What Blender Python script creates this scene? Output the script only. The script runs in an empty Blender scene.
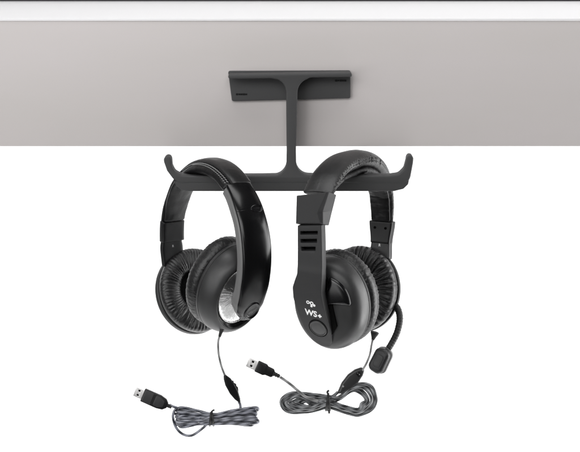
import bpy, bmesh, math, random
from mathutils import Vector, Matrix, noise

random.seed(7)
V = Vector
S = 0.001                       # everything below is written in millimetres
D, ZC = 1600.0, 300.0           # camera distance and height
scene = bpy.context.scene
col = scene.collection

# ------------------------------------------------------------------ helpers
def at(px, py, y):
    k = (D + y) / D
    return V(((px - 290) * k, y, ZC + (226 - py - ZC) * k))

def hit(px, py, C, n):
    """point where the sight line through a photo point meets a real plane"""
    O = V((0, -D, ZC)); d = V((px - 290, D, 226 - py - ZC))
    return O + d * ((C - O).dot(n) / d.dot(n))

ORG = V((0, 0, 0))

def tag(o, label=None, cat=None, kind=None, group=None):
    if label: o['label'] = label
    if cat: o['category'] = cat
    if kind: o['kind'] = kind
    if group: o['group'] = group
    return o

def thing(name, loc, label, cat):
    global ORG
    ORG = V(loc)
    o = bpy.data.objects.new(name, None); col.objects.link(o)
    o.empty_display_size = 0.01
    o.location = ORG * S
    return tag(o, label, cat)

def link(name, me, mat, parent):
    o = bpy.data.objects.new(name, me); col.objects.link(o)
    me.materials.clear(); me.materials.append(mat)
    if parent: o.parent = parent
    return o

def build(name, verts, faces, mat, parent=None, uvs=None, sharp=40):
    me = bpy.data.meshes.new(name)
    me.from_pydata([(v - ORG) * S for v in verts], [], faces)
    if uvs:
        uvl = me.uv_layers.new(name='UVMap')
        for l in me.loops: uvl.data[l.index].uv = uvs[l.vertex_index]
    bm = bmesh.new(); bm.from_mesh(me)
    bmesh.ops.recalc_face_normals(bm, faces=bm.faces)
    bm.to_mesh(me); bm.free()
    for p in me.polygons: p.use_smooth = True
    me.set_sharp_from_angle(angle=math.radians(sharp))
    return link(name, me, mat, parent)

def lerp_list(L, t):
    if not isinstance(L, (list, tuple)): return L
    if isinstance(L[0], (list, tuple)):
        if t <= L[0][0]: return L[0][1]
        for (a, x), (b, y) in zip(L, L[1:]):
            if t <= b:
                f = (t - a) / (b - a) if b > a else 0
                f = f * f * (3 - 2 * f)
                return x + (y - x) * f
        return L[-1][1]
    f = t * (len(L) - 1); i = min(int(f), len(L) - 2); f -= i
    return L[i] * (1 - f) + L[i + 1] * f

def catmull(pts, n, closed=False):
    out = []; m = len(pts); segs = m if closed else m - 1
    for i in range(segs):
        if closed: p = [pts[(i + k) % m] for k in (-1, 0, 1, 2)]
        else: p = [pts[max(0, min(m - 1, i + k))] for k in (-1, 0, 1, 2)]
        for j in range(n):
            t = j / n
            out.append(0.5 * ((2 * p[1]) + (p[2] - p[0]) * t + (2 * p[0] - 5 * p[1] + 4 * p[2] - p[3]) * t * t
                              + (3 * p[1] - p[0] - 3 * p[2] + p[3]) * t ** 3))
    if not closed: out.append(pts[-1])
    return out

def resample(pts, n):
    L = [0]
    for a, b in zip(pts, pts[1:]): L.append(L[-1] + (b - a).length)
    out = []; j = 0
    for i in range(n):
        s = L[-1] * i / (n - 1)
        while j < len(L) - 2 and L[j + 1] < s: j += 1
        f = (s - L[j]) / max(1e-9, L[j + 1] - L[j])
        out.append(pts[j].lerp(pts[j + 1], min(1, max(0, f))))
    return out, L[-1]

def spow(x, e): return math.copysign(abs(x) ** e, x)

def sweep(name, pts, wdir, W, T, mat, parent, off=0.0, ex=3.0, nl=80, nseg=40, er=2.0, disp=None, outsign=1, sharp=50, shift=0.0):
    """strap: width W along wdir, thickness T along the curve normal, both in mm (may vary with t)"""
    L0 = sum((q - p).length for p, q in zip(pts, pts[1:]))
    ctl, _ = resample(pts, max(7, int(L0 / 8)))
    P, L = resample(catmull(ctl, 20), nl)
    rings = []; verts = []; faces = []; uvs = []
    K = 4
    seq = []
    for k in range(K, 0, -1): seq.append((0, -1, k / K * math.pi / 2))
    for i in range(nl): seq.append((i, 0, 0))
    for k in range(1, K + 1): seq.append((nl - 1, 1, k / K * math.pi / 2))
    for (i, side, ang) in seq:
        tan = (P[min(nl - 1, i + 1)] - P[max(0, i - 1)]).normalized()
        t = i / (nl - 1)
        wd = wdir(t) if callable(wdir) else wdir
        wd = (wd - tan * wd.dot(tan)).normalized()
        nd = tan.cross(wd).normalized() * outsign
        inset = er * (1 - math.cos(ang)); o_l = side * er * math.sin(ang)
        hw = max(.05, lerp_list(W, t) / 2 - inset); ht = max(.05, lerp_list(T, t) / 2 - inset)
        c = P[i] + tan * o_l + nd * lerp_list(off, t) + wd * lerp_list(shift, t)
        for j in range(nseg):
            a = 2 * math.pi * j / nseg
            e = 2 / ex
            x = hw * spow(math.cos(a), e); y = ht * spow(math.sin(a), e)
            p = c + wd * x + nd * y
            if disp and side == 0:
                d = disp(t, a, L)
                p += (wd * x + nd * y).normalized() * d
            verts.append(p); uvs.append((t * L, a / (2 * math.pi) * 2 * (hw + ht)))
    nr = len(seq)
    for r in range(nr - 1):
        for j in range(nseg):
            k = (j + 1) % nseg
            faces.append((r * nseg + j, r * nseg + k, (r + 1) * nseg + k, (r + 1) * nseg + j))
    faces.append(tuple(range(nseg - 1, -1, -1))); faces.append(tuple((nr - 1) * nseg + j for j in range(nseg)))
    return build(name, verts, faces, mat, parent, uvs, sharp)

def tube_data(pts, rad, n=10, verts=None, faces=None, uvs=None, per=3, nl=None):
    """round cable through pts"""
    verts = [] if verts is None else verts; faces = [] if faces is None else faces; uvs = [] if uvs is None else uvs
    Q = catmull(pts, 12)
    L = sum((b - a).length for a, b in zip(Q, Q[1:]))
    nl = nl or max(8, int(L / 1.2))
    P, L = resample(Q, nl)
    base = len(verts)
    tan0 = (P[1] - P[0]).normalized()
    nrm = tan0.orthogonal().normalized()
    for i in range(nl):
        tan = (P[min(nl - 1, i + 1)] - P[max(0, i - 1)]).normalized()
        nrm = (nrm - tan * nrm.dot(tan)).normalized(); b = tan.cross(nrm)
        r = rad(i / (nl - 1)) if callable(rad) else rad
        for j in range(n):
            a = 2 * math.pi * j / n
            verts.append(P[i] + (nrm * math.cos(a) + b * math.sin(a)) * r)
            uvs.append((i / (nl - 1) * L, j / n))
    for i in range(nl - 1):
        for j in range(n):
            k = (j + 1) % n
            faces.append((base + i * n + j, base + i * n + k, base + (i + 1) * n + k, base + (i + 1) * n + j))
    faces.append(tuple(base + j for j in range(n - 1, -1, -1)))
    faces.append(tuple(base + (nl - 1) * n + j for j in range(n)))
    return verts, faces, uvs

def tube(name, pts, rad, mat, parent, n=12, nl=None):
    v, f, u = tube_data(pts, rad, n, nl=nl)
    return build(name, v, f, mat, parent, u, 60)

class Frame:
    """c: outward axis, u: up in the face plane, s: sideways"""
    def __init__(self, O, c, up=V((0, 0, 1)), roll=0):
        self.O = V(O); self.c = V(c).normalized()
        u = V(up) - self.c * V(up).dot(self.c); u.normalize()
        if roll: u = Matrix.Rotation(math.radians(roll), 3, self.c) @ u
        self.u = u; self.s = u.cross(self.c).normalized()
    def p(self, x, y, h=0): return self.O + self.s * x + self.u * y + self.c * h
    def hit(self, px, py, h=0):
        P = hit(px, py, self.O + self.c * h, self.c) - self.O
        return V((P.dot(self.s), P.dot(self.u)))

def lathe(name, F, prof, mat, parent, ka=1.0, kb=1.0, nseg=128, disp=None, closed=False, ex=2.0, sharp=40, endcap=True):
    verts = []; faces = []; uvs = []; n = len(prof)
    for i, (h, r) in enumerate(prof):
        for j in range(nseg):
            a = 2 * math.pi * j / nseg
            d = disp(a, i / (n - 1), h, r) if disp else (0, 0)
            rr = r + d[0]; e = 2 / ex
            verts.append(F.p(rr * ka * spow(math.cos(a), e), rr * kb * spow(math.sin(a), e), h + d[1]))
            uvs.append((a * 40, i * 1.0))
    m = n if closed else n - 1
    for i in range(m):
        i2 = (i + 1) % n
        for j in range(nseg):
            k = (j + 1) % nseg
            faces.append((i * nseg + j, i * nseg + k, i2 * nseg + k, i2 * nseg + j))
    if not closed:
        if prof[0][1] > 0.01: faces.append(tuple(range(nseg - 1, -1, -1)))
        if prof[-1][1] > 0.01 and endcap: faces.append(tuple((n - 1) * nseg + j for j in range(nseg)))
    return build(name, verts, faces, mat, parent, uvs, sharp)

def smooth_prof(pts, n=6):
    return [(p.x, p.y) for p in catmull([V((a, b, 0)) for a, b in pts], n)]

def rounded(poly, r, seg=6):
    out = []; n = len(poly)
    for i, p in enumerate(poly):
        p = V(p[:2]); a = V(poly[i - 1][:2]); b = V(poly[(i + 1) % n][:2])
        ri = r[i] if isinstance(r, (list, tuple)) else r
        da = (a - p); db = (b - p); la, lb = da.length, db.length
        da.normalize(); db.normalize()
        ang = da.angle(db) if la and lb else math.pi
        if ri <= 0 or abs(ang - math.pi) < 0.05: out.append(p); continue
        t = min(ri / math.tan(ang / 2), la * .48, lb * .48)
        A = p + da * t; B = p + db * t
        for k in range(seg + 1):
            f = k / seg
            out.append(A * (1 - f) ** 2 + p * 2 * f * (1 - f) + B * f * f)
    return out

def plate(name, F, outline, mat, parent, h0, h1, bevel=0.6, holes=(), bend=None, cuts=0, sharp=35):
    """extruded outline (mm in the face plane of F) between heights h0 < h1, edges rounded"""
    cu = bpy.data.curves.new(name, 'CURVE'); cu.dimensions = '2D'; cu.fill_mode = 'BOTH'
    for ring in [outline] + list(holes):
        sp = cu.splines.new('POLY'); sp.points.add(len(ring) - 1); sp.use_cyclic_u = True
        for q, p in zip(sp.points, ring): q.co = (p[0], p[1], 0, 1)
    cu.extrude = max(.01, (h1 - h0) / 2 - bevel); cu.bevel_depth = bevel; cu.bevel_resolution = 3; cu.offset = -bevel
    return from_curve(name, cu, F, mat, parent, (h0 + h1) / 2, bend, cuts, sharp)

def from_curve(name, cu, F, mat, parent, hm, bend=None, cuts=0, sharp=35, xf=None):
    o = bpy.data.objects.new('tmp', cu); col.objects.link(o)
    dg = bpy.context.evaluated_depsgraph_get(); dg.update()
    me = bpy.data.meshes.new_from_object(o.evaluated_get(dg))
    bpy.data.objects.remove(o); bpy.data.curves.remove(cu)
    bm = bmesh.new(); bm.from_mesh(me)
    bmesh.ops.remove_doubles(bm, verts=bm.verts, dist=1e-4)
    if cuts:
        ys = [v.co.y for v in bm.verts]; lo, hi = min(ys), max(ys)
        for k in range(1, cuts):
            bmesh.ops.bisect_plane(bm, geom=bm.verts[:] + bm.edges[:] + bm.faces[:], plane_co=(0, lo + (hi - lo) * k / cuts, 0), plane_no=(0, 1, 0))
    for v in bm.verts:
        x, y, z = v.co
        if xf: x, y = xf(x, y)
        h = z + hm
        if bend: h += bend(x, y)
        v.co = (F.p(x, y, h) - ORG) * S
    bmesh.ops.recalc_face_normals(bm, faces=bm.faces)
    bm.to_mesh(me); bm.free(); me.name = name
    for p in me.polygons: p.use_smooth = True
    me.set_sharp_from_angle(angle=math.radians(sharp))
    return link(name, me, mat, parent)

def text(name, body, F, x, y, h, size, mat, parent, rot=0, offset=0.0, ext=0.15, sx=1.0):
    cu = bpy.data.curves.new(name, 'FONT'); cu.body = body; cu.size = size; cu.extrude = ext; cu.offset = offset
    cu.align_x = 'CENTER'; cu.align_y = 'CENTER'; cu.resolution_u = 6
    ca, sa = math.cos(math.radians(rot)), math.sin(math.radians(rot))
    return from_curve(name, cu, F, mat, parent, h, xf=lambda a, b: (x + a * sx * ca - b * sa, y + a * sx * sa + b * ca))

def circle(cx, cy, r, n=32, ry=None, rot=0):
    ry = ry or r; ca, sa = math.cos(rot), math.sin(rot)
    return [(cx + r * math.cos(t) * ca - ry * math.sin(t) * sa, cy + r * math.cos(t) * sa + ry * math.sin(t) * ca)
            for t in [2 * math.pi * k / n for k in range(n)]]

# ------------------------------------------------------------------ materials
def material(name, base, rough, metal=0.0, spec=0.5, coat=0.0, bump=(), rvar=0.0, cvar=0.0, coords='Object', cscale=60):
    m = bpy.data.materials.new(name); m.use_nodes = True
    nt = m.node_tree; N = nt.nodes; Lk = nt.links
    b = N['Principled BSDF']
    b.inputs['Base Color'].default_value = (*base, 1); b.inputs['Roughness'].default_value = rough
    b.inputs['Metallic'].default_value = metal; b.inputs['Specular IOR Level'].default_value = spec
    b.inputs['Coat Weight'].default_value = coat; b.inputs['Coat Roughness'].default_value = 0.08
    tc = N.new('ShaderNodeTexCoord')
    if rvar or cvar:
        nz = N.new('ShaderNodeTexNoise'); nz.inputs['Scale'].default_value = cscale; nz.inputs['Detail'].default_value = 6
        nz.inputs['Roughness'].default_value = .65
        Lk.new(tc.outputs[coords], nz.inputs['Vector'])
    if rvar:
        mr = N.new('ShaderNodeMapRange'); mr.inputs[1].default_value = .3; mr.inputs[2].default_value = .7
        mr.inputs[3].default_value = max(.02, rough - rvar); mr.inputs[4].default_value = rough + rvar
        Lk.new(nz.outputs['Fac'], mr.inputs[0]); Lk.new(mr.outputs[0], b.inputs['Roughness'])
    if cvar:
        mx = N.new('ShaderNodeMix'); mx.data_type = 'RGBA'
        mx.inputs['A'].default_value = (*[c * (1 - cvar) for c in base], 1); mx.inputs['B'].default_value = (*[c * (1 + cvar) for c in base], 1)
        Lk.new(nz.outputs['Fac'], mx.inputs['Factor']); Lk.new(mx.outputs['Result'], b.inputs['Base Color'])
    prev = None
    for kind, sc, dist, stren in bump:
        if kind == 'noise':
            t = N.new('ShaderNodeTexNoise'); t.inputs['Scale'].default_value = sc; t.inputs['Detail'].default_value = 4; out = t.outputs['Fac']
        else:
            t = N.new('ShaderNodeTexVoronoi'); t.feature = 'DISTANCE_TO_EDGE'; t.inputs['Scale'].default_value = sc
            cr = N.new('ShaderNodeMapRange'); cr.inputs[1].default_value = 0; cr.inputs[2].default_value = .18
            Lk.new(t.outputs['Distance'], cr.inputs[0]); out = cr.outputs[0]
        Lk.new(tc.outputs[coords], t.inputs['Vector'])
        bp = N.new('ShaderNodeBump'); bp.inputs['Strength'].default_value = stren; bp.inputs['Distance'].default_value = dist
        Lk.new(out, bp.inputs['Height'])
        if prev: Lk.new(prev.outputs[0], bp.inputs['Normal'])
        prev = bp
    if prev: Lk.new(prev.outputs[0], b.inputs['Normal'])
    return m

M = {}
M['hook'] = material('charcoal moulded plastic', (.052, .052, .053), .62, spec=.35, bump=[('noise', 2600, .0001, .25)], rvar=.06, cvar=.06)
M['hook_dark'] = material('engraved dark plastic', (.012, .012, .012), .8, spec=.2)
M['plastic'] = material('black satin plastic', (.006, .006, .0065), .32, spec=.35, bump=[('noise', 3200, .00006, .3)], rvar=.07)
M['plastic_soft'] = material('dark grey satin plastic', (.022, .022, .0225), .40, spec=.5, bump=[('noise', 2800, .00008, .3)], rvar=.06)
M['gloss'] = material('piano black plastic', (.003, .003, .0035), .23, spec=.42)
M['edge'] = material('grey satin edge plastic', (.15, .15, .15), .42, spec=.5, bump=[('noise', 2400, .00008, .3)], rvar=.06)
M['leather'] = material('black leatherette', (.009, .009, .0095), .30, spec=.5, bump=[('voronoi', 800, .00012, .45), ('noise', 420, .0004, .25)], rvar=.10)
M['leather_smooth'] = material('smooth black leatherette', (.010, .010, .0105), .31, spec=.5, bump=[('voronoi', 1000, .00010, .35), ('noise', 200, .0006, .3)], rvar=.05)
M['lining'] = material('dull black leatherette', (.006, .006, .0065), .38, spec=.30, bump=[('noise', 260, .0006, .4)])
M['plastic_matte'] = material('dark grey matte plastic', (.031, .031, .032), .52, spec=.28, bump=[('noise', 2800, .00008, .35)], rvar=.05)
M['leather_grey'] = material('soft black leatherette', (.020, .020, .0205), .36, spec=.5, bump=[('voronoi', 1000, .00010, .35), ('noise', 200, .0005, .25)], rvar=.05)
M['cloth'] = material('black speaker cloth', (.004, .004, .004), .95, spec=.1, bump=[('noise', 3000, .0002, .5)])
M['thread'] = material('pale grey thread', (.24, .24, .24), .7)
M['thread_dark'] = material('dark thread', (.05, .05, .05), .6)
M['print'] = material('white printed ink', (.92, .92, .92), .5)
M['print_grey'] = material('grey printed ink', (.30, .30, .30), .5)
M['usb_metal'] = material('nickel plated steel', (.88, .87, .86), .38, metal=1.0, bump=[('noise', 1500, .00005, .3)], rvar=.08)
M['hole'] = material('near-black shade and fittings', (.004, .004, .004), .9, spec=.05)  # near-black for small fittings and for shade painted into gaps and slots
M['rubber'] = material('black rubber', (.008, .008, .008), .55, bump=[('noise', 2000, .0001, .3)])
M['mic_grey'] = material('dark grey rubberised plastic', (.020, .020, .021), .40, bump=[('noise', 2500, .0001, .35)], rvar=.08)
M['mic_rim'] = material('light grey plastic rim', (.30, .30, .30), .35)

def chrome_mat():
    m = material('brushed chrome', (.62, .62, .62), .22, metal=1.0)
    nt = m.node_tree; N = nt.nodes; Lk = nt.links; b = N['Principled BSDF']
    uv = N.new('ShaderNodeUVMap'); mp = N.new('ShaderNodeMapping'); mp.inputs['Scale'].default_value = (.05, .02, 1)
    nz = N.new('ShaderNodeTexNoise'); nz.inputs['Scale'].default_value = 3.0; nz.inputs['Detail'].default_value = 5; nz.inputs['Roughness'].default_value = .7
    Lk.new(uv.outputs[0], mp.inputs['Vector']); Lk.new(mp.outputs[0], nz.inputs['Vector'])
    bp = N.new('ShaderNodeBump'); bp.inputs['Strength'].default_value = .8; bp.inputs['Distance'].default_value = .0012
    Lk.new(nz.outputs['Fac'], bp.inputs['Height']); Lk.new(bp.outputs[0], b.inputs['Normal'])
    return m
M['chrome'] = chrome_mat()

def cable_mat(name, light, dark):
    m = bpy.data.materials.new(name); m.use_nodes = True
    nt = m.node_tree; N = nt.nodes; Lk = nt.links; b = N['Principled BSDF']
    uv = N.new('ShaderNodeUVMap'); sp = N.new('ShaderNodeSeparateXYZ'); Lk.new(uv.outputs[0], sp.inputs[0])
    # two twisted cores seen through the clear jacket: stripes winding round the cable
    a = N.new('ShaderNodeMath'); a.operation = 'MULTIPLY'; a.inputs[1].default_value = .5; Lk.new(sp.outputs['X'], a.inputs[0])
    c = N.new('ShaderNodeMath'); c.operation = 'MULTIPLY_ADD'; c.inputs[1].default_value = 2 * math.pi * 1.0
    Lk.new(sp.outputs['Y'], c.inputs[0]); Lk.new(a.outputs[0], c.inputs[2])
    s = N.new('ShaderNodeMath'); s.operation = 'SINE'; Lk.new(c.outputs[0], s.inputs[0])
    nz = N.new('ShaderNodeTexNoise'); nz.inputs['Scale'].default_value = 900; nz.inputs['Detail'].default_value = 5; tc = N.new('ShaderNodeTexCoord'); Lk.new(tc.outputs['Object'], nz.inputs['Vector'])
    ad = N.new('ShaderNodeMath'); ad.operation = 'MULTIPLY_ADD'; ad.inputs[1].default_value = 1.2; Lk.new(nz.outputs['Fac'], ad.inputs[0]); Lk.new(s.outputs[0], ad.inputs[2])
    mr = N.new('ShaderNodeMapRange'); mr.inputs[1].default_value = -.35; mr.inputs[2].default_value = 2.0; Lk.new(ad.outputs[0], mr.inputs[0])
    mx = N.new('ShaderNodeMix'); mx.data_type = 'RGBA'; mx.inputs['A'].default_value = (*dark, 1); mx.inputs['B'].default_value = (*light, 1)
    Lk.new(mr.outputs[0], mx.inputs['Factor']); Lk.new(mx.outputs['Result'], b.inputs['Base Color'])
    b.inputs['Roughness'].default_value = .3; b.inputs['Coat Weight'].default_value = .6; b.inputs['Coat Roughness'].default_value = .12
    return m
M['cable_blue'] = cable_mat('clear jacket cable with blue grey cores', (.29, .30, .35), (.014, .016, .026))
M['cable_grey'] = cable_mat('clear jacket cable with grey cores', (.27, .28, .29), (.014, .015, .017))
M['cable_pale'] = cable_mat('clear jacket cable with pale cores', (.38, .38, .38), (.12, .12, .12))

def desk_mat(name, base, var, rough):
    m = material(name, base, rough, spec=.35, bump=[('noise', 900, .0001, .35), ('noise', 60, .0004, .12)])
    nt = m.node_tree; N = nt.nodes; Lk = nt.links; b = N['Principled BSDF']
    tc = N.new('ShaderNodeTexCoord'); mp = N.new('ShaderNodeMapping'); mp.inputs['Scale'].default_value = (1.2, 3, 5)
    nz = N.new('ShaderNodeTexNoise'); nz.inputs['Scale'].default_value = 3; nz.inputs['Detail'].default_value = 3
    Lk.new(tc.outputs['Object'], mp.inputs['Vector']); Lk.new(mp.outputs[0], nz.inputs['Vector'])
    mx = N.new('ShaderNodeMix'); mx.data_type = 'RGBA'
    mx.inputs['A'].default_value = (base[0] * (1 - var), base[1] * (1 - var), base[2] * (1 - var * 1.6), 1)
    mx.inputs['B'].default_value = (base[0] * (1 + var), base[1] * (1 + var * .6), base[2] * (1 + var), 1)
    Lk.new(nz.outputs['Fac'], mx.inputs['Factor']); Lk.new(mx.outputs['Result'], b.inputs['Base Color'])
    return m
M['apron'] = desk_mat('warm grey laminate', (.535, .508, .502), .05, .6)
M['top'] = desk_mat('white laminate', (.79, .785, .795), .02, .5)
M['dark_edge'] = material('dark edging', (.012, .011, .012), .6)
M['paper'] = material('white backdrop paper', (.92, .92, .92), .95, spec=.05, bump=[('noise', 40, .0003, .1)])

def box(name, x0, x1, y0, y1, z0, z1, mat, parent, bev=0.0):
    bm = bmesh.new()
    vs = [bm.verts.new((V((x, y, z)) - ORG) * S) for x in (x0, x1) for y in (y0, y1) for z in (z0, z1)]
    for f in ((0, 1, 3, 2), (4, 6, 7, 5), (0, 4, 5, 1), (2, 3, 7, 6), (0, 2, 6, 4), (1, 5, 7, 3)): bm.faces.new([vs[i] for i in f])
    bmesh.ops.recalc_face_normals(bm, faces=bm.faces)
    if bev: bmesh.ops.bevel(bm, geom=bm.edges[:], offset=bev * S, segments=3, affect='EDGES', profile=.5)
    me = bpy.data.meshes.new(name); bm.to_mesh(me); bm.free()
    for p in me.polygons: p.use_smooth = True
    me.set_sharp_from_angle(angle=math.radians(35))
    return link(name, me, mat, parent)

# ------------------------------------------------------------------ backdrop and desk
ORG = V((0, 0, 0))
# white sweep: a back sheet curving into a floor well below the frame
def backdrop():
    prof = [V((0, 1500, 2600)), V((0, 1500, 600)), V((0, 1500, -500)), V((0, 1460, -900)), V((0, 1320, -1120)), V((0, 1050, -1220)), V((0, 300, -1240)), V((0, -900, -1240))]
    P = catmull(prof, 8); verts = []; faces = []
    nx = 12
    for p in P:
        for i in range(nx + 1): verts.append(V((-3200 + 6400 * i / nx, p.y, p.z)))
    for r in range(len(P) - 1):
        for i in range(nx): a = r * (nx + 1) + i; faces.append((a, a + 1, a + nx + 2, a + nx + 1))
    o = build('backdrop', verts, faces, M['paper'])
    tag(o, kind='structure')
backdrop()

YF = 14.0                                   # front face of the desk apron
zt = at(0, 21, YF).z; zb = at(0, 146.3, YF).z; ztp = at(0, 18.5, YF).z
desk = thing('desk', (0, YF, zb), 'wide desk with pale warm grey front panel and white top', 'desk')
box('front_panel', -760, 760, YF, YF + 18, zb, zt, M['apron'], desk, .5)
yb = D * ((ZC - ztp) / (ZC - 225.2) - 1) if False else None
# depth at which the top surface reaches the dark rear edge of the photo
kb_ = (ZC - ztp) / (ZC - (226 - 1.15))       # (D+y)/D
yback = D * (kb_ - 1)
box('desktop', -760, 760, YF - .6, yback, zt + .01, ztp, M['top'], desk, .35)
box('rear_edge', -760, 760, yback + .3, yback + 14, zt - 60, ztp + 14, M['dark_edge'], desk, .4)

# ------------------------------------------------------------------ hook bracket
br = thing('headphone_hook', (0, YF, at(0, 100, YF).z), 'charcoal plastic double hook bracket fixed to the grey desk front', 'hook')
Fb = Frame((0, 0, 0), (0, -1, 0))           # face towards the viewer, h measured towards it
def B(px, py, h): return tuple(Fb.hit(px, py, h))
def BB(pts, h): return [B(x, y, h) for x, y in pts]
# mounting plate, slightly irregular moulded outline
plate('mounting_plate', Fb, rounded(BB([(228, 71), (350.5, 70.5), (350.5, 98.2), (232, 101.2)], -10), 2), M['hook'], br, -13.9, -9.5, .7)
# raised rib: top flange + stem + lower flange with upturned ends, one moulded profile
hF = 8
def arc_fill(cx, cy, rx, ry, a0, a1, n=8):
    return [(cx + rx * math.cos(math.radians(a0 + (a1 - a0) * k / n)), cy - ry * math.sin(math.radians(a0 + (a1 - a0) * k / n))) for k in range(n + 1)]
stem = [(228.5, 74.5), (350.5, 72.6), (352, 74.2), (351.8, 77.0)]
stem += [(310, 77.6)] + arc_fill(310, 93, 12.5, 14, 95, 180, 8)[1:]
stem += [(297.2, 110), (296.0, 150)] + arc_fill(308.5, 161.5, 12.5, 13.5, 180, 262, 8)[1:]
stem += [(318, 175.6), (350, 175.8), (390, 175.8)]
stem += [(399, 174.5), (404.5, 169), (406.5, 161), (407, 157.5), (409, 155.3), (412, 155.6), (413.6, 158), (413.2, 163), (411.9, 170), (410.6, 177), (409, 181), (403, 183), (392, 183)]
stem += [(190, 183), (180, 183.5), (173, 179), (167, 171), (163.8, 162), (163.6, 158.5), (166, 156.4), (169.5, 156.6), (171.3, 159.5), (171.6, 166), (174.5, 172), (181, 175.3), (190, 175.8)]
stem += [(262, 175.6)] + arc_fill(274, 162, 12.5, 13.5, 278, 360, 8)[:-1]
stem += [(286.6, 150), (286.2, 110)] + arc_fill(273.7, 93, 12.5, 14, 0, 85, 8)[:-1] + [(271, 78.4), (229.5, 79.0), (228, 77.4)]
plate('hook_arm', Fb, rounded(BB(stem, hF), 7, 5), M['hook'], br, -9.8, hF, 1.4, sharp=30)
# recessed web under the lower flange
web = [(176, 181), (402, 180), (409.6, 178), (408.2, 184.5), (403.5, 189), (394, 191.3), (188, 191.3), (181.5, 190.0), (177, 186.5), (172.5, 180)]
plate('hook_web', Fb, rounded(BB(web, hF - .7), 3, 5), M['hook'], br, -9.4, hF - .7, .8)
# small engraved marks on the plate
def marks(px, py, w, n, seed):
    rnd = random.Random(seed); v = []; 
    for k in range(n):
        x0 = px + w * k / n; ww = w / n * rnd.uniform(.82, .97); hh = rnd.uniform(1.4, 2.0)
        a = B(x0, py + hh / 2, -9.5); b = B(x0 + ww, py - hh / 2, -9.5)
        v.append([(a[0], a[1]), (b[0], a[1]), (b[0], b[1]), (a[0], b[1])])
    cu = bpy.data.curves.new('m', 'CURVE'); cu.dimensions = '2D'; cu.fill_mode = 'BOTH'; cu.extrude = .25
    for ring in v:
        sp = cu.splines.new('POLY'); sp.points.add(3); sp.use_cyclic_u = True
        for q, p in zip(sp.points, ring): q.co = (*p, 0, 1)
    from_curve('engraved_mark', cu, Fb, M['hook_dark'], br, -9.4)
marks(236, 94.3, 11.5, 5, 1); marks(335, 80.6, 11.5, 5, 2)

# ------------------------------------------------------------------ headset building blocks
def wrinkle(a, k, amp, seed, sharpness=1.0):
    ca, sa = math.cos(a), math.sin(a)
    n = noise.noise(V((ca * 2.3, sa * 2.3, seed)))
    n2 = noise.noise(V((ca * 8, sa * 8, seed + 5)))
    n3 = noise.noise(V((ca * 17, sa * 17, seed + 3)))
    w = math.sin(k * a + 4.5 * n + 3.0 * n2)
    w = 1 - 2 * math.sqrt(abs(w) + .02) if w < 0 else w * .5 + .5          # rounded folds, sharp valleys
    return amp * (w * .75 + n3 * .5) * (0.35 + 1.5 * abs(noise.noise(V((ca * 4, sa * 4, seed + 9)))))

def cushion(F, R, hin, h0, mat, parent, ka, kb, k=46, amp=.7, seed=1.0, th=18, grain=0.0):
    """padded ring: outer radius R, hole radius hin, from plane h0 back to h0-th"""
    prof = []
    n = 40
    cr = (R + hin) / 2; rw = (R - hin) / 2
    for i in range(n):
        t = 2 * math.pi * i / n
        e = 2 / 2.5
        prof.append((h0 - th / 2 + th / 2 * spow(math.sin(t), e), cr + rw * spow(math.cos(t), e)))
    def dsp(a, f, h, r):
        t = 2 * math.pi * f * (n - 1) / n
        back = max(0, -math.sin(t)) ; inner = max(0, .4 - math.cos(t) * .9)
        m = min(1.0, back * .9 + .12 + .7 * inner)
        phase = .25 * math.sin(2 * t + 4 * noise.noise(V((math.cos(a) * 3, math.sin(a) * 3, seed + 2))))
        w = wrinkle(a + phase * .08, k, amp, seed)
        g = grain * noise.noise(V((a * 55, t * 9, seed)))
        edge = math.exp(-((math.cos(t) - .45) / .25) ** 2) * back
        return (math.cos(t) * (w * m + g) - edge * abs(w) * .5, math.sin(t) * (w * m + g))
    o = lathe('ear_cushion', F, prof, mat, parent, ka, kb, 360, dsp, closed=True, sharp=80)
    return o

def arch_points(C, a, A, ztop, zs, ex, kin, z0n, z0f, n=60, kinf=None):
    """centre line of a headband in its plane: near end (+a) bottom z0n over the top to far end z0f"""
    pts = []
    def side(sg, z0):
        L = []; z = z0
        while z < zs - .01:
            L.append(C + a * sg * (A - (kin if sg > 0 or kinf is None else kinf) * (zs - z) ** 2) + V((0, 0, z - C.z))); z += 3
        return L
    pts += side(1, z0n)
    for i in range(n + 1):
        t = math.pi * i / n
        e = 2 / ex
        pts.append(C + a * A * spow(math.cos(t), e) + V((0, 0, zs + (ztop - zs) * abs(math.sin(t)) ** e - C.z)))
    pts += side(-1, z0f)[::-1]
    # drop near-duplicates
    out = [pts[0]]
    for p in pts[1:]:
        if (p - out[-1]).length > .5: out.append(p)
    return out

def sub(pts, C, a, za, sa, zb_, sb):
    """piece of the arch between height za on side sa and height zb on side sb (+1 near, -1 far)"""
    def idx(z, sg):
        best = min(range(len(pts)), key=lambda i: abs(pts[i].z - z) + (0 if (pts[i] - C).dot(a) * sg > 0 else 1e6))
        return best
    i, j = idx(za, sa), idx(zb_, sb)
    return pts[i:j + 1]

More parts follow.
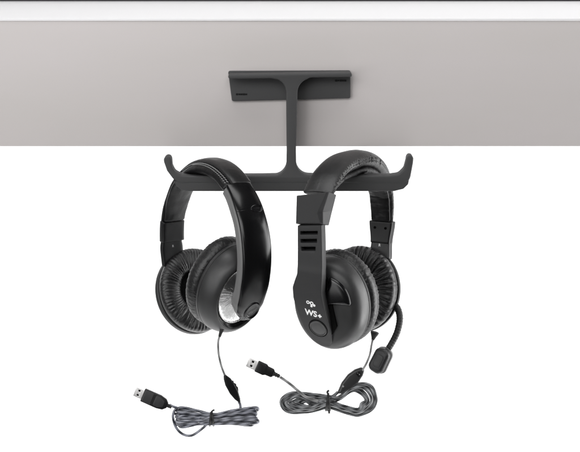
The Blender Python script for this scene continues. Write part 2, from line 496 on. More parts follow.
def stitches(name, pts, wd, lateral, offn, pitch, ln, rad, mat, parent, outsign=1, slant=0.0, t0=0, t1=1):
    P, L = resample(pts, max(4, int(sum((b - a).length for a, b in zip(pts, pts[1:])) / pitch)))
    v, f, u = [], [], []
    n = len(P)
    for i in range(int(n * t0) + 1, int((n - 1) * t1)):
        tan = (P[i + 1] - P[i - 1]).normalized(); nd = tan.cross(wd).normalized() * outsign
        c = P[i] + wd * lateral + nd * offn
        d = (tan + wd * slant).normalized()
        pp = [c - d * ln / 2 - wd * math.copysign(rad * .9, lateral), c - d * ln * .25, c + d * ln * .25, c + d * ln / 2 - wd * math.copysign(rad * .9, lateral)]
        tube_data(pp, rad, 6, v, f, u, nl=6)
    return build(name, v, f, mat, parent, u, 60)

def usb_plug(tip, tail, roll, body_mat, metal_mat, parent, kind=0, y=-40):
    """plug whose metal end points to pixel tip and cable end to pixel tail"""
    A = at(*tip, y); Bp = at(*tail, y)
    ax = (Bp - A); Lp = ax.length; ax.normalize()
    nrm = V((0, -1, 0)); nrm = (nrm - ax * nrm.dot(ax)).normalized()
    nrm = Matrix.Rotation(math.radians(roll), 3, ax) @ nrm
    F = Frame(A, nrm, ax)               # u along the plug, s across
    return F, Lp

# ------------------------------------------------------------------ headset 1 (left)
def headset_left():
    h = thing('headset', (-83, 0, 66), 'black headset with chrome disc on its ear cup, hanging left of the hook stem', 'headset')
    phi = math.radians(55)
    a = V((math.cos(phi), -math.sin(phi), 0)); w = V((math.sin(phi), math.cos(phi), 0))
    C = V((-83, 0, 0)) + a * 10
    A = 77
    full = arch_points(C, a, A, 61, -18, 2.0, .0060, -78, -52, kinf=.0036)
    # sweep runs near -> far ; tan x w : outward sign
    osn = -1
    pad = sub(full, C, a, 46, 1, -4, -1)
    def dl(t, ang, L):
        return .35 * noise.noise(V((t * 9, math.cos(ang) * 1.5, math.sin(ang) * 1.5))) + .12 * noise.noise(V((t * 40, ang * 3, 3)))
    head = sweep('headband', pad, w, [(0, 22), (.3, 22), (.8, 24), (1, 24)], [(0, 7), (.4, 7.5), (1, 5)], M['leather_smooth'], h, off=4.0, shift=[(0, 3.2), (.5, 3.2), (.8, 1), (1, 0)], ex=2.6, nl=160, nseg=64, er=1.6, disp=dl, outsign=osn)
    def di(t, ang, L):
        return .5 * noise.noise(V((t * 14, math.cos(ang) * 2, math.sin(ang) * 2 + 7)))
    sweep('inner_pad', pad[1:-1], w, [(0, 28), (.3, 29.5), (.8, 27.5), (1, 24)], [(0, 11), (.12, 12), (.85, 10), (1, 6)], M['lining'], head, off=-2.4, ex=2.25, nl=160, nseg=64, er=2.5, disp=di, outsign=osn)
    stitches('stitching', pad, w, -9.6, 3.3, 2.9, 2.0, .42, M['thread'], head, osn, slant=-.7, t0=.02, t1=.6)
    stitches('stitching', pad, w, -12.0, 2.3, 2.9, 1.6, .36, M['thread'], head, osn, slant=-.7, t0=.02, t1=.45)
    # near arm: short upper link, then long glossy arm tapering to the pivot, pale satin core between skins
    up = sub(full, C, a, 24.5, 1, 46.5, 1)
    lo = sub(full, C, a, -74, 1, 23.6, 1)
    upo = sweep('arm_link', up, w, [(0, 31), (1, 27.8)], [(0, 8), (1, 8)], M['gloss'], h, off=3.2, ex=2.5, nl=24, nseg=72, er=.4, outsign=osn)
    sweep('link_edge', up, w, [(0, 31.6), (1, 28.2)], 11, M['edge'], upo, off=-3.4, ex=5, nl=20, nseg=40, er=.4, outsign=osn)
    wid = [(0, 14), (.03, 20), (.08, 25.5), (.16, 29), (.35, 31.5), (.7, 32.5), (1, 31.2)]
    arm = sweep('swivel_arm', lo, w, wid, [(0, 6), (.15, 8.5), (1, 8)], M['gloss'], h, off=3.2, ex=2.5, nl=120, nseg=72, er=2.6, outsign=osn)
    sweep('arm_edge', lo, w, [(t, x + .6) for t, x in wid], [(0, 7), (.12, 15.5), (.28, 12), (1, 11)], M['edge'], arm, off=[(0, -2.8), (.12, -5.2), (.28, -3.8), (1, -3.4)], ex=4.5, nl=110, nseg=40, er=2.0, outsign=osn)
    # oval dimple and thumb notch on the arm
    def on_arm(z, off, lat=0):
        i = min(range(len(full)), key=lambda i: abs(full[i].z - z) + (0 if (full[i] - C).dot(a) > 0 else 1e6))
        tan = (full[i + 1] - full[i - 1]).normalized(); nd = tan.cross(w).normalized() * osn
        return full[i] + nd * off + w * lat, nd, tan
    p, nd, tan = on_arm(-66, 7.1, 1.2)
    Fr = Frame(p, nd, tan)
    ring = [(0.2, 9.6), (.9, 9.0), (1.1, 8.2), (.7, 7.3), (.1, 6.4), (-.3, 4.5), (.1, 2.6), (.35, 1.2), (.4, 0)]
    lathe('pivot_cap', Fr, smooth_prof([(-1.5, 9.8)] + ring), M['gloss'], arm, .86, 1.12, 64)
    p, nd, tan = on_arm(24, 7.0, 6)
    Fr = Frame(p, nd, tan)
    lathe('thumb_notch', Fr, smooth_prof([(-1.2, 6.6), (.35, 6.2), (.5, 5.6), (-.2, 4.8), (-.4, 2), (-.4, 0)]), M['gloss'], arm, 1.1, .62, 48)
    # ---- near ear cup
    c1 = V((.60, -.74, -.30)).normalized()
    O = at(241.5, 297, -50)
    F1 = Frame(O, c1)
    ka, kb = .86, 1.03
    shell = [(-25, 42.5), (-24.5, 44.6), (-22, 45.6), (-20.6, 45.7), (-20.2, 44.9), (-19.6, 44.9), (-19.2, 45.4), (-14, 44.6), (-8, 42.4), (-3.5, 39.6), (-.8, 36.6), (0, 34.9), (-.5, 34)]
    cup = lathe('ear_cup', F1, smooth_prof(shell, 4), M['plastic_soft'], h, ka * .95, kb * .97, 160, endcap=False)
    lathe('recess_ring', F1, [(-5, 34.1), (-.6, 34.1), (-.5, 33.4), (-2.2, 32.2), (-3.4, 30.7), (-4.2, 30.1), (-5, 29.8)], M['gloss'], cup, ka * .95, kb * .97, 128, endcap=False)
    lathe('chrome_disc', F1, smooth_prof([(-5, 29.9), (-3.6, 29.8), (-3.3, 29.2), (-4.2, 27.5), (-4.3, 20), (-4.1, 13), (-3.9, 8), (-3.8, 5)], 5), M['chrome'], cup, ka * .95, kb * .97, 160)
    lathe('hub', F1, smooth_prof([(-8, 6), (-3, 5.8), (2, 5.4), (4, 5), (4.5, 0)], 5), M['gloss'], cup, ka, kb, 96)
    cushion(F1, 44.8, 21, -24.6, M['leather'], cup, ka, kb, k=64, amp=.5, seed=1.3, th=20, grain=.50)
    lathe('speaker_cover', F1, [(-26, 0), (-26, 30), (-27, 30), (-27, 0)], M['cloth'], cup, ka, kb, 64)
    # strut joining the arm pivot and the hub
    pv, nd, tan = on_arm(-64, 0, 0)
    # ---- far ear cup, seen from its padded side
    c2 = V((-.47, .79, -.40)).normalized()
    Pc = at(200, 288.0, 46)
    F2 = Frame(Pc + c2 * 42, c2)
    cup2 = lathe('ear_cup', F2, smooth_prof([(-25, 42), (-24.5, 43.4), (-22, 44), (-20.6, 44), (-20.2, 43.4), (-19.6, 43.4), (-19, 43.6), (-15, 41), (-12, 36), (-10.5, 28), (-10, 14), (-10, 0)], 4), M['plastic_soft'], h, .92, .98, 160)
    cushion(F2, 44, 20.5, -24.6, M['leather'], cup2, .92, .98, k=70, amp=.75, seed=4.1, th=16, grain=.10)
    lathe('speaker_cover', F2, [(-26, 0), (-26, 30), (-27.5, 30), (-27.5, 0)], M['cloth'], cup2, .95, 1.04, 64)
    # ---- far arm: slider block, yoke with side letter
    def on_far(z, off=0, lat=0):
        i = min(range(len(full)), key=lambda i: abs(full[i].z - z) + (0 if (full[i] - C).dot(a) < 0 else 1e6))
        tan = (full[i + 1] - full[i - 1]).normalized(); nd = tan.cross(w).normalized() * osn
        return full[i] + nd * off + w * lat, nd, tan
    sl = sub(full, C, a, -5, -1, -25.5, -1)
    slo = sweep('slider_block', sl, w, 25.5, 9, M['plastic'], h, off=1.5, ex=9, nl=16, nseg=48, er=.8, outsign=osn)
    yk = sub(full, C, a, -25, -1, -50, -1)
    yo = sweep('yoke', yk, w, [(0, 23), (.3, 25), (1, 24)], 6, M['plastic'], h, off=3.0, ex=8, nl=20, nseg=48, er=.8, outsign=osn)
    p, nd, tan = on_far(-31, -.1)
    FY = Frame(p, -nd)
    text('side_letter', 'R', FY, 0, 0, .1, 3.2, M['print_grey'], yo, offset=.05)
    # ---- cable, inline control, bundle, usb plug
    yc = -48
    relief = [at(223.5, 327, yc), at(221, 332, yc), at(219.6, 336.5, yc)]
    tube('strain_relief', relief, lambda t: 2.3 - .9 * t, M['rubber'], h, 14, 20)
    cab = tube('cable', [at(219.8, 335, yc), at(218.3, 342, yc), at(218.5, 352, yc), at(220.8, 364, yc), at(225.4, 377, yc)], 1.15, M['cable_pale'], h, 12)
    # inline volume control: leaf-shaped body with a ridged wheel
    Fc = Frame(at(232, 388.5, yc), (0.1, -1, .1), at(224, 376, yc) - at(238.5, 401, yc))
    ctl = plate('volume_control', Fc, rounded([(-.9, 15), (1.2, 15.2), (3.8, 9), (4.3, 3), (4.0, -5), (2.2, -12), (.8, -15.3), (-.9, -15.2), (-3.0, -10), (-4.3, -3), (-4.1, 6), (-2.6, 11.5)], 3, 4), M['plastic'], h, -3.2, 3.2, 2.0)
    plate('control_wheel', Fc, rounded([(3.0, 7.5), (5.0, 5.5), (4.4, 3.8), (5.7, 1.6), (5.0, 0), (5.6, -2.2), (4.2, -5.2), (2.8, -5.5), (2.2, 1)], .6, 3), M['plastic_soft'], ctl, -1.6, 1.6, .5)
    # bundle: one long cable folded to and fro, gathered at the tie
    rnd = random.Random(11)
    tie = (211.5, 418.5)
    seq = [at(238.6, 401.5, yc), at(240.3, 405, yc), at(239, 409.8, yc), at(226, 413, yc)]
    rows = 8
    for k in range(rows):
        u = k / (rows - 1) - .5
        ty = tie[1] + u * 9 ; dz = yc + rnd.uniform(-4.5, 4.5)
        u2 = ((k * 3) % rows) / (rows - 1) - .5
        # across the tie to the left lobe and back, then round the right end
        lx = 175 + rnd.uniform(-2, 4); ly = 417.5 + u2 * 15
        seq += [at(212, ty, dz), at(195, (ty + ly - 3) / 2 - .5, dz + 1), at(lx + 5, ly - 2.6, dz), at(lx, ly, dz - 1.5), at(lx + 4, ly + 2.2, dz - 3), at(195, (ty + ly + 2) / 2 + 1, dz - 3)]
        rx = 256.5 + rnd.uniform(-4, 2.2); ry = 417.5 + u * 17
        seq += [at(212, ty + 1, dz - 2.5), at(233, (ty + ry) / 2 - 1, dz - 2), at(rx - 4, ry - 1.5, dz - 2)]
        if k < rows - 1: seq += [at(rx, ry + .2, dz), at(rx - 4, ry + 1.9, dz + 2), at(233, (ty + ry) / 2 + 1.2, dz + 1.5)]
    tube('coiled_cable', seq, 1.35, M['cable_blue'], h, 12)
    # slack loop that ends in the plug
    tube('cable', [at(234, 421, yc - 5), at(214, 419.5, yc - 5), at(203, 428, yc - 6), at(192.5, 435.2, yc - 7), at(183, 434.3, yc - 7), at(175.8, 427, yc - 6), at(173, 417, yc - 5), at(174.5, 410.5, yc - 5), at(178, 408.5, yc - 3), at(173, 406.5, yc - 4), at(169.5, 404.8, yc - 3)], 1.3, M['cable_blue'], h, 12)
    # tie
    tv, tf, tu = [], [], []
    for q, (dx, tl) in enumerate(((0, .08), (2.2, -.1))):
        ringp = []
        for k in range(25):
            t = 2 * math.pi * k / 24
            ringp.append(at(tie[0] + dx - 1 + tl * 8 * math.sin(t), tie[1] + .5 - 6.4 * math.sin(t), yc - 2 + 7.6 * math.cos(t)))
        tube_data(ringp, 1.15, 8, tv, tf, tu)
    tube_data([at(tie[0] - .5, 413, yc - 8), at(tie[0] + 1, 410.8, yc - 9), at(tie[0] + 3, 409.8, yc - 9)], .9, 8, tv, tf, tu, nl=6)
    build('cable_tie', tv, tf, M['rubber'], h, tu, 60)
    # usb plug
    yp = yc - 3
    Fp = Frame(at(151.3, 398.3, yp), (.02, -1, .18), at(135, 391.3, yp) - at(172, 407.3, yp))
    body = plate('usb_plug', Fp, rounded([(-6.4, 9), (6.4, 9), (6.5, -8), (5.2, -14), (2.4, -17.2), (-2.4, -17.2), (-5.4, -14), (-6.5, -8)], [1, 1, 4, 3, 2, 2, 3, 4], 5), M['plastic'], h, -3.8, 3.8, 1.3)
    plate('grip', Fp, rounded([(-5.4, 7.6), (5.4, 7.6), (5.4, -1.2), (-5.4, -1.2)], .8), M['mic_grey'], body, 3.4, 4.3, .35)
    plate('grip', Fp, rounded([(-4.9, -3.6), (4.9, -3.6), (4.7, -9), (2.6, -13.4), (-2.6, -13.4), (-4.7, -9)], 1.6), M['mic_grey'], body, 3.4, 4.1, .3)
    text('printed_mark', 'USB', Fp, .2, -6.6, 4.2, 2.6, M['print_grey'], body, rot=-90) if False else None
    tube('plug_relief', [Fp.p(0, -16.5, 0), Fp.p(0, -19, 0), Fp.p(0, -21.5, 0)], lambda t: 1.9 - .3 * t, M['rubber'], body, 12, 8)
    sleeve = plate('metal_sleeve', Fp, rounded([(-4.5, 17.6), (4.5, 17.6), (4.5, 8), (-4.5, 8)], .4), M['usb_metal'], body, -1.9, 1.9, .3,
                   holes=[[(-2.9, 14.2), (-1.3, 14.2), (-1.3, 12.2), (-2.9, 12.2)][::-1], [(1.3, 14.2), (2.9, 14.2), (2.9, 12.2), (1.3, 12.2)][::-1]])
    plate('contact_block', Fp, [(-3.8, 17.0), (3.8, 17.0), (3.8, 9), (-3.8, 9)], M['hole'], sleeve, -1.3, 1.3, .1)
    return h
headset_left()

# ------------------------------------------------------------------ headset 2 (right)
def headset_right():
    h = thing('headset', (61, 0, 66), 'dark grey headset with boom microphone and white WS+ print, hanging right of the hook stem', 'headset')
    phi = math.radians(64)
    a = V((-math.cos(phi), -math.sin(phi), 0)); w = V((math.sin(phi), -math.cos(phi), 0))
    C = V((61, 0, 0)) + a * 6
    A = 86
    full = arch_points(C, a, A, 65, 0, 2.35, .0030, -60, -48)
    osn = -1
    pad = sub(full, C, a, 45, 1, -8, -1)
    def puck(t, ang, L):
        # small gathers where the cover is pulled over the front and back seams; creases on the inside
        ca_, sa_ = abs(math.cos(ang)), math.sin(ang)
        x = t * L
        sd = 1.5 if math.cos(ang) > 0 else 6.5
        n = noise.noise(V((x * .06, sd, 2))); n2 = noise.noise(V((x * .35, sd, 8)))
        dist = math.asin(max(-1, min(1, sa_)))          # 0 on the seam line, + outside, - inside
        env = math.exp(-((abs(dist) - .14) / .20) ** 2) * (1 if t < .62 else .12)
        g = .5 * env * (math.sin(x * 1.55 + 6 * n + 2.5 * dist) + 1.5 * n2)
        seam = -.75 * math.exp(-(dist / .07) ** 2)
        soft = .35 * noise.noise(V((x * .04, sa_ * 1.2, sd)))
        fine = .03 * noise.noise(V((x * .5, ang * 5, 1)))
        inn = 0
        if sa_ < -.2: inn = .75 * (-sa_) * noise.noise(V((x * .22 + ca_ * .8, ang * .7, 4))) + .35 * (-sa_) * noise.noise(V((x * .6, ang, 9)))
        fade = min(1, t / .04, (1 - t) / .04)
        return (g + inn + fine) * fade + seam + soft
    head = sweep('headband', pad, w, [(0, 32), (.15, 32), (.6, 30), (.9, 26), (1, 24)], [(0, 9), (.10, 13), (.3, 18), (.65, 17), (.9, 10), (1, 8)], M['leather_grey'], h, off=1.5, ex=2.15, nl=560, nseg=128, er=2.0, disp=puck, outsign=osn, sharp=80)
    def crease(t, ang, L):
        x = t * L; sa_ = math.sin(ang)
        return (.9 * noise.noise(V((x * .16, math.cos(ang) * 1.1, 4))) + .5 * noise.noise(V((x * .45, math.cos(ang) * 2.2, 9)))) * (.4 + .6 * abs(sa_))
    sweep('inner_pad', pad[1:-1], w, [(0, 24), (.15, 25), (.6, 25), (.9, 22), (1, 21)], [(0, 5), (.15, 8), (.7, 8), (1, 5)], M['lining'], head, off=[(0, -3.5), (.12, -6.5), (.3, -9.3), (.65, -9), (.9, -5.0), (1, -3.5)], ex=2.3, nl=220, nseg=56, er=2, disp=crease, outsign=osn, sharp=80)
    # ---- near arm: faceted cap, then the slotted arm plate that spreads over the ear cup
    ca = V((-.46, -.88, -.05)).normalized()
    PA = hit(311, 225, C + w * 0, w)                     # on the band plane
    PA = C + a * 91 + V((0, 0, 10))
    FA = Frame(PA, ca)
    def ring(pts, hh): return [FA.p(*FA.hit(x, y, hh), hh) for x, y in pts]
    Fq = ring([(297.2, 196.2), (326.5, 192.4), (317.0, 213.6), (320.4, 222.6), (296.4, 222.8)], 5.5)
    Mq = ring([(296.6, 195.6), (329.3, 191.8), (322.6, 211.5), (323.2, 224.3), (295.8, 223.8)], 3.0)
    Rq = ring([(299, 195.4), (336.6, 194.8), (332.5, 211), (329.0, 225.4), (298, 224.6)], -9.0)
    vs = Fq + Mq + Rq; fs = [(0, 1, 2, 3, 4)]
    for r in (0, 5):
        for i in range(5): j = (i + 1) % 5; fs.append((r + i, r + j, r + 5 + j, r + 5 + i))
    fs.append((14, 13, 12, 11, 10))
    cap = build('end_cap', vs, fs, M['plastic_matte'], h, None, 12)
    bv = cap.modifiers.new('bevel', 'BEVEL'); bv.width = .0006; bv.segments = 3; bv.limit_method = 'ANGLE'; bv.angle_limit = math.radians(8)
    bv.harden_normals = False
    yk = FA.hit(308, 272, 4)[1]
    def bend(x, y):
        d = max(0, yk - y)
        return -min(.0042 * d * d, 30) + (.6 * math.exp(-((y - yk) / 4) ** 2))
    def hb(px, py, top=4):
        x, y = FA.hit(px, py, top)
        for _ in range(12):
            b_ = bend(x, y); x, y = FA.hit(px, py, top + b_)
        return x, y, top + bend(x, y)
    def AH(pts, hh=4): return [hb(x, y, hh)[:2] for x, y in pts]
    out = AH([(297.3, 225.6), (321.2, 225.2), (321.8, 250), (321.8, 276), (321.2, 294), (330.8, 333), (332, 342), (329.5, 347.6), (321, 346.2), (312, 339.8), (304.4, 329), (298, 313.5), (293, 298), (292.3, 287), (294.5, 280), (297, 273), (297.4, 250)])
    out = rounded(out, [1, 1, 0, 6, 10, 3, 4, 4, 8, 10, 10, 20, 20, 10, 10, 12, 0], 6)
    slots = [rounded(AH(q), .5, 3) for q in ([(300.2, 231.4), (317.4, 231.2), (317.2, 234.6), (300.4, 234.8)], [(300.4, 239.2), (316.6, 239.0), (316.4, 242.8), (300.8, 243.0)], [(300.9, 247.0), (315.2, 246.9), (315.0, 250.8), (301.6, 251.0)])]
    arm = plate('slotted_arm', FA, out, M['plastic_matte'], h, -5.5, 4.0, 1.0, holes=[s[::-1] for s in slots], bend=bend, cuts=48, sharp=45)
    plate('slot_back', FA, AH([(298.5, 229), (319.5, 229), (319, 253), (299, 253)]), M['hole'], arm, -5.2, -3.6, .1)  # near-black sheet paints deep shade into the slots
    # circle button, print
    def surf_frame(px, py):
        x, y, hh = hb(px, py)
        d = max(0, yk - y); sl = .0084 * d
        n = (FA.c - FA.u * sl).normalized()
        return Frame(FA.p(x, y, hh), n, FA.u)
    FB = surf_frame(318.2, 328.3)
    lathe('round_button', FB, smooth_prof([(-1.5, 8.9), (.15, 8.8), (.7, 8.2), (.55, 7.6), (.25, 7.2), (.45, 4), (.5, 0)], 4), M['plastic_soft'], arm, 1.0, 1.06, 64)
    lathe('button_groove', FB, [(-1, 9.8), (.25, 9.7), (.3, 9.3), (.05, 9.0), (-1, 8.9)], M['hole'], arm, 1.0, 1.06, 64)
    FW = surf_frame(312.6, 313.2)
    text('printed_letters', 'WS', FW, -1.6, -.2, .12, 9.0, M['print'], arm, rot=-9, offset=.26, ext=.08, sx=.92)
    text('printed_letters', '+', FW, 7.2, -2.6, .12, 6.6, M['print'], arm, rot=-9, offset=.4, ext=.08)
    FL = surf_frame(310.6, 303.6)
    # printed logo: two small linked rings with a short body
    lg = [(circle(-2.6, 1.2, 1.75, 20), circle(-2.6, 1.2, .85, 16)), (circle(1.2, .4, 2.0, 20), circle(1.2, .4, .9, 16)), (circle(3.6, -1.5, 1.3, 16), None), (circle(.6, -2.6, 1.2, 16), None)]
    for o_, i_ in lg:
        plate('printed_logo', FL, o_, M['print'], arm, .02, .2, .01, holes=[i_[::-1]] if i_ else [])
    # ---- near ear cup
    c1 = V((-.46, -.84, -.12)).normalized()
    F1 = Frame(at(323.5, 308.5, -72), c1)
    ka, kb = .865, 1.01
    shell = [(-27, 43), (-26.4, 45.6), (-24, 46.6), (-22.4, 46.7), (-22, 45.9), (-21.4, 45.9), (-21, 46.5), (-15, 46), (-9, 44.2), (-4.5, 41), (-2, 37), (-.9, 33), (0, 28), (.7, 22), (1.2, 12), (1.4, 0)]
    cup = lathe('ear_cup', F1, smooth_prof(shell, 4), M['plastic_soft'], h, ka * .95, kb * .97, 160)
    cushion(F1, 46.6, 22, -26.6, M['leather'], cup, ka, kb, k=58, amp=1.2, seed=2.3, th=18, grain=.42)
    lathe('speaker_cover', F1, [(-28, 0), (-28, 30), (-29, 30), (-29, 0)], M['cloth'], cup, ka, kb, 64)
    def CH(pts, hh): return [tuple(F1.hit(x, y, hh)) for x, y in pts]
    gx, gy = F1.hit(324.5, 303, 1)
    ends = [F1.hit(351, 305.5, 1), F1.hit(330, 276, 1)]
    a0, a1 = [math.atan2(q[1] - gy, q[0] - gx) for q in ends]
    if a1 - a0 > math.pi: a1 -= 2 * math.pi
    if a0 - a1 > math.pi: a0 -= 2 * math.pi
    RG = 27.0; vs = []; fs = []; na, nr_ = 48, 18
    for i_ in range(na + 1):
        aa = a0 + (a1 - a0) * i_ / na
        for k_ in range(nr_ + 1):
            rr = 5 + (RG - 5) * k_ / nr_
            e_ = min(1, (RG - rr) / 5.0, min(i_, na - i_) / 9)
            e_ = math.sqrt(max(0, 1 - (1 - e_) ** 2))
            vs.append(F1.p(gx + rr * math.cos(aa), gy + rr * math.sin(aa), 1.2 + 1.2 * e_ + 4.0 * (1 - (rr / RG) ** 2) * (.15 + .85 * e_)))
    n1 = nr_ + 1
    for i_ in range(na):
        for k_ in range(nr_): fs.append((i_ * n1 + k_, i_ * n1 + k_ + 1, (i_ + 1) * n1 + k_ + 1, (i_ + 1) * n1 + k_))
    rim = [k_ for k_ in range(n1)] + [i_ * n1 + nr_ for i_ in range(1, na + 1)] + [na * n1 + k_ for k_ in range(nr_ - 1, -1, -1)] + [i_ * n1 for i_ in range(na - 1, 0, -1)]
    b0 = len(vs)
    for q in rim: vs.append(vs[q] - F1.c * 6)
    for q in range(len(rim)): q2 = (q + 1) % len(rim); fs.append((rim[q], rim[q2], b0 + q2, b0 + q))
    fs.append(tuple(range(b0, b0 + len(rim))))
    build('glossy_insert', vs, fs, M['gloss'], cup, None, 60)
    plate('gap_shade_plate', F1, rounded(CH([(321, 274), (327, 279), (337, 326.5), (331.6, 335.5), (328, 330)], 2), 1.2), M['hole'], cup, -3, 3.2, .2)  # slightly proud black plate painting in the shaded gap beside the arm
    # ---- far ear cup
    c2 = V((.40, .86, -.22)).normalized()
    F2 = Frame(at(357, 288.5, 52) + c2 * 42, c2)
    cup2 = lathe('ear_cup', F2, smooth_prof([(-26.6, 42), (-26.2, 44), (-24, 44.4), (-22.4, 44.2), (-20, 42.5), (-17, 39), (-14.5, 33), (-13.5, 20), (-13.2, 0)], 4), M['plastic'], h, .92, .98, 160)
    cushion(F2, 44.6, 20, -26.2, M['leather'], cup2, .92, .98, k=42, amp=1.5, seed=8.2, th=19, grain=.12)
    lathe('speaker_cover', F2, [(-28, 0), (-28, 30), (-29.5, 30), (-29.5, 0)], M['cloth'], cup2, .96, 1.02, 64)
    # ---- far arm
    def on_far(z, off=0, lat=0):
        i = min(range(len(full)), key=lambda i: abs(full[i].z - z) + (0 if (full[i] - C).dot(a) < 0 else 1e6))
        tan = (full[i + 1] - full[i - 1]).normalized(); nd = tan.cross(w).normalized() * osn
        return full[i] + nd * off + w * lat, nd, tan
    sl = sub(full, C, a, -8, -1, -29, -1)
    slo = sweep('slider_block', sl, w, [(0, 26), (1, 21.5)], 11, M['plastic'], h, off=1.4, ex=9, nl=16, nseg=48, er=.8, outsign=osn)
    for (z, lat) in ((-15, -6), (-15, 6)):
        p, nd, tan = on_far(z, -4.2, lat)
        lathe('screw', Frame(p, -nd), [(-1, 1.5), (.25, 1.4), (.3, 1.1), (0, .8), (0, 0)], M['hole'], slo, 1, 1, 20)
    yk2 = sub(full, C, a, -29.4, -1, -46, -1)
    yo = sweep('yoke', yk2, w, [(0, 21), (1, 23)], 10, M['mic_grey'], h, off=2.4, ex=8, nl=20, nseg=48, er=.8, outsign=osn)
    p, nd, tan = on_far(-33, -2.9)
    text('side_letter', 'R', Frame(p, -nd), 0, 0, .15, 3.8, M['print'], yo, offset=.1)
    # ---- boom microphone
    ym = 40
    bo = tube('microphone_boom', [at(386, 312, 62), at(389, 305.5, 58), at(393.5, 304.8, 52), at(398, 309.5, 46), at(399.8, 319, ym), at(397.5, 331, ym - 6), at(393, 341, ym - 10), at(388.5, 348.5, ym - 14)], lambda t: 3.7 - .5 * t + .12 * math.sin(t * 150), M['rubber'], h, 20, 160)
    Fm = Frame(at(380.2, 360, ym - 16), (-.45, -.85, .12), at(387, 346, ym - 16) - at(374, 371, ym - 16))
    mo = plate('microphone', Fm, rounded([(-8, 10), (0, 13.5), (8.2, 11), (8.4, -9.5), (4.4, -13.4), (-5, -13.4), (-8.6, -9.5)], [6, 6, 6, 6, 6, 6, 6], 8), M['mic_grey'], h, -4, 5.5, 3.2)
    plate('microphone_rim', Fm, rounded([(-8.6, 10.5), (0, 14.2), (8.9, 11.5), (9.1, -10), (4.8, -14), (-5.4, -14), (-9.2, -10)], [6, 6, 6, 6, 6, 6, 6], 8), M['mic_rim'], mo, -6.6, -3.2, .8)
    plate('microphone_grille', Fm, rounded([(-3.8, 6.0), (4.4, 6.8), (4.4, -7.5), (-3.8, -7.5)], 3.5, 6), M['plastic_soft'], mo, 5.0, 6.0, .35)
    # ---- cable, control, bundle, plug
    yc = -30
    Fs = Frame(at(372.5, 336, yc), (0, -1, 0))
    lathe('strain_relief', Frame(at(372.8, 340, yc), at(374.5, 330, yc) - at(371.6, 341, yc), (0, -1, 0)), smooth_prof([(0, 1.4), (3, 2.4), (8, 4.2), (8.4, 0)], 4), M['rubber'], h, 1, .7, 32)
    tube('cable', [at(372.8, 339, yc), at(371.5, 346, yc), at(369.5, 356, yc), at(366, 364, yc), at(362, 371, yc)], 1.15, M['cable_pale'], h, 12)
    Fc = Frame(at(351, 380.5, yc), (.1, -1, .15), at(362, 369, yc) - at(338, 392, yc))
    ctl = plate('volume_control', Fc, rounded([(-1.6, 16.8), (2.2, 16.6), (4.6, 12), (6.2, 4), (5.6, -6), (2.2, -15), (0, -17.6), (-1.6, -17), (-5.2, -8), (-6.4, 2), (-5.0, 10)], 4, 4), M['plastic_soft'], h, -3.6, 3.6, 2.2)
    plate('control_switch', Fc, rounded([(-2.0, 12), (2.6, 12), (2.8, 7.6), (-2.4, 7.6)], 1), M['plastic'], ctl, 3.2, 4.0, .3)
    text('printed_mark', '- +', Fc, .2, 9.8, 3.95, 3.0, M['print_grey'], ctl, rot=0, offset=.05)
    plate('control_light', Fc, circle(-2.2, -9.5, .9, 16), M['print_grey'], ctl, 3.0, 3.9, .15)
    rnd = random.Random(5)
    tie = (328, 401.5)
    seq = [at(338, 391.8, yc), at(334, 395.5, yc), at(329, 398, yc)]
    rows = 6
    for k in range(rows):
        u = k / (rows - 1) - .5
        dz = yc + rnd.uniform(-5, 5)
        t1 = tie[1] - 5 + ((k * 2) % rows) * 1.6; t2 = tie[1] + 6 - k * 1.5
        lx = 280.5 + k * 2.8 + rnd.uniform(-.8, .8); ry = k * 1.5
        top = 392.5 + k * 1.7; bot = 412.5 - k * 1.3
        seq += [at(328, t1, dz), at(312, (t1 + top) / 2 - .2 + .5 * k, dz + 1), at(lx + 12, top + .4, dz), at(lx + 3, top + 4.4, dz), at(lx, 402.5, dz - 1), at(lx + 3.5, bot - 3.0, dz - 2), at(lx + 12, bot + .2, dz - 3), at(312, bot - 1.2 + .3 * k, dz - 4)]
        rx = 376 - k * 2.5 + rnd.uniform(-.5, .5); tp = 383.5 + k * 1.7; bt = 415.5 - k * 1.5
        if k < rows - 1:
            seq += [at(328, t2, dz - 4), at(343, bt - 3.6, dz - 3), at(358, bt - .2, dz - 1), at(rx - 4.5, bt - 6, dz + 1), at(rx, 400 + k * .2, dz + 2), at(rx - 3.2, tp + 4.8, dz + 3), at(rx - 11, tp + .3, dz + 3), at(352 - k, tp + 2.5, dz + 2), at(340, 396.3 + k * .6, dz + 1)]
    seq += [at(328, 405, yc + 2), at(340, 408, yc + 2), at(352, 411, yc + 1)]
    tube('coiled_cable', seq, 1.6, M['cable_grey'], h, 10)
    tube('cable', [at(318, 401, yc - 6), at(306, 397, yc - 7), at(299, 391.5, yc - 7), at(289, 383.2, yc - 7), at(280, 377, yc - 7)], 1.4, M['cable_pale'], h, 12)
    tv, tf, tu = [], [], []
    for dx, tl in ((-.8, .15), (1.0, -.1), (0, .02)):
        ringp = []
        for k in range(25):
            t = 2 * math.pi * k / 24
            ringp.append(at(tie[0] + dx + tl * 8 * math.sin(t), tie[1] + .5 - 8.3 * math.sin(t), yc - 2 + 8.5 * math.cos(t)))
        tube_data(ringp, 1.1, 8, tv, tf, tu)
    tube_data([at(tie[0], 394, yc - 9), at(tie[0] - .8, 391.8, yc - 9.5), at(tie[0] + 1, 390.6, yc - 10)], 1, 8, tv, tf, tu, nl=6)
    tube_data([at(tie[0] + 1, 410, yc - 9), at(tie[0] + 1.2, 413.5, yc - 9.5)], 1, 8, tv, tf, tu, nl=6)
    build('cable_tie', tv, tf, M['rubber'], h, tu, 60)
    yp = yc - 7
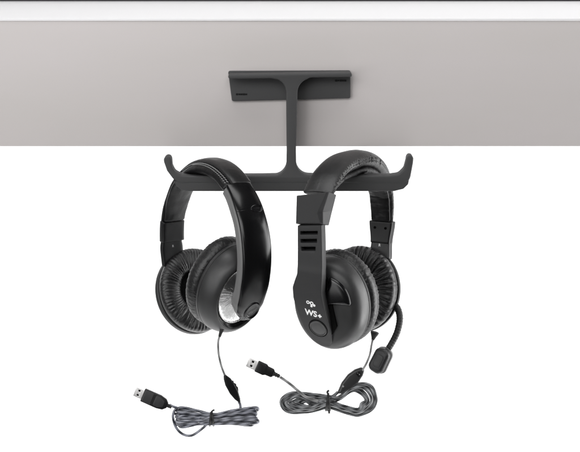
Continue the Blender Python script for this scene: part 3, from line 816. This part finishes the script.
    Fp = Frame(at(263.5, 369, yp), (.02, -1, .2), at(247, 362.5, yp) - at(280, 377.5, yp))
    body = plate('usb_plug', Fp, rounded([(-5.6, 7.5), (5.6, 7.5), (5.6, -1.5), (4.4, -3.5), (4.2, -9.5), (2.8, -11), (-2.8, -11), (-4.2, -9.5), (-4.4, -3.5), (-5.6, -1.5)], [1, 1, 1, 1, 1, 1, 1, 1, 1, 1], 4), M['plastic'], h, -3.6, 3.6, 1.1)
    for q in range(3):
        lathe('relief_ring', Frame(Fp.p(0, -11.5 - 2.1 * q, 0), Fp.u, Fp.c), [(-.9, 1.7), (-.75, 2.3 - .15 * q), (.75, 2.3 - .15 * q), (.9, 1.7)], M['rubber'], body, 1, 1, 24)
    tube('plug_relief', [Fp.p(0, -10, 0), Fp.p(0, -14, 0), Fp.p(0, -17.5, 0)], 1.5, M['rubber'], body, 12, 8)
    sleeve = plate('metal_sleeve', Fp, rounded([(-4.6, 17.2), (4.6, 17.2), (4.6, 6.8), (-4.6, 6.8)], .4), M['usb_metal'], body, -1.9, 1.9, .3,
                   holes=[[(-3.0, 13.2), (-1.2, 13.2), (-1.2, 11.0), (-3.0, 11.0)][::-1], [(1.2, 13.2), (3.0, 13.2), (3.0, 11.0), (1.2, 11.0)][::-1]])
    plate('contact_block', Fp, [(-3.8, 16.6), (3.8, 16.6), (3.8, 8), (-3.8, 8)], M['hole'], sleeve, -1.3, 1.3, .1)
    return h
headset_right()

# ------------------------------------------------------------------ camera, world, lamps
cam = bpy.data.cameras.new('camera'); co = bpy.data.objects.new('camera', cam); col.objects.link(co)
co.location = (0, -D * S, ZC * S); co.rotation_euler = (math.radians(90), 0, 0)
cam.sensor_width = 36; cam.lens = 36 * D / 580; cam.shift_y = -ZC / 580; cam.clip_start = .05; cam.clip_end = 60
scene.camera = co

world = bpy.data.worlds.new('World'); scene.world = world; world.use_nodes = True
bg = world.node_tree.nodes['Background']; bg.inputs[0].default_value = (1, 1, 1, 1); bg.inputs[1].default_value = .05

def area(name, loc, target, sx, sy, power, color=(1, 1, 1)):
    l = bpy.data.lights.new(name, 'AREA'); l.shape = 'RECTANGLE'; l.size = sx; l.size_y = sy; l.energy = power; l.color = color
    o = bpy.data.objects.new(name, l); col.objects.link(o); o.location = loc
    o.rotation_euler = (Vector(target) - Vector(loc)).to_track_quat('-Z', 'Y').to_euler()
    return o
area('softbox_left', (-1.35, -1.35, .30), (0, 0, -.05), 1.7, 1.5, 21)
area('softbox_front', (-.35, -2.0, 1.15), (0, 0, 0), 2.0, .9, 22)
area('softbox_right', (1.2, .14, -.10), (0, -.03, -.04), .75, 1.7, 29)
area('softbox_overhead', (0, -.30, 1.25), (0, 0, 0), 1.3, .5, 9)
area('backdrop_fill_low', (0, .55, -.95), (0, 1.5, -.35), 2.6, .5, 18)  # unseen fill added to burn the backdrop out to white
area('backdrop_fill_high', (0, .75, 1.1), (0, 1.5, .2), 2.6, .4, 7)  # second unseen fill, added to keep the upper backdrop white
area('floor_fill', (0, .3, -.72), (0, .2, -1.24), 1.6, .4, 10)  # added fill: brightens the sweep floor that the chrome disc reflects

scene.render.engine = 'CYCLES'
scene.render.resolution_x = 1024; scene.render.resolution_y = 798
scene.view_settings.view_transform = 'Standard'; scene.view_settings.look = 'None'
scene.view_settings.exposure = 0; scene.view_settings.gamma = 1
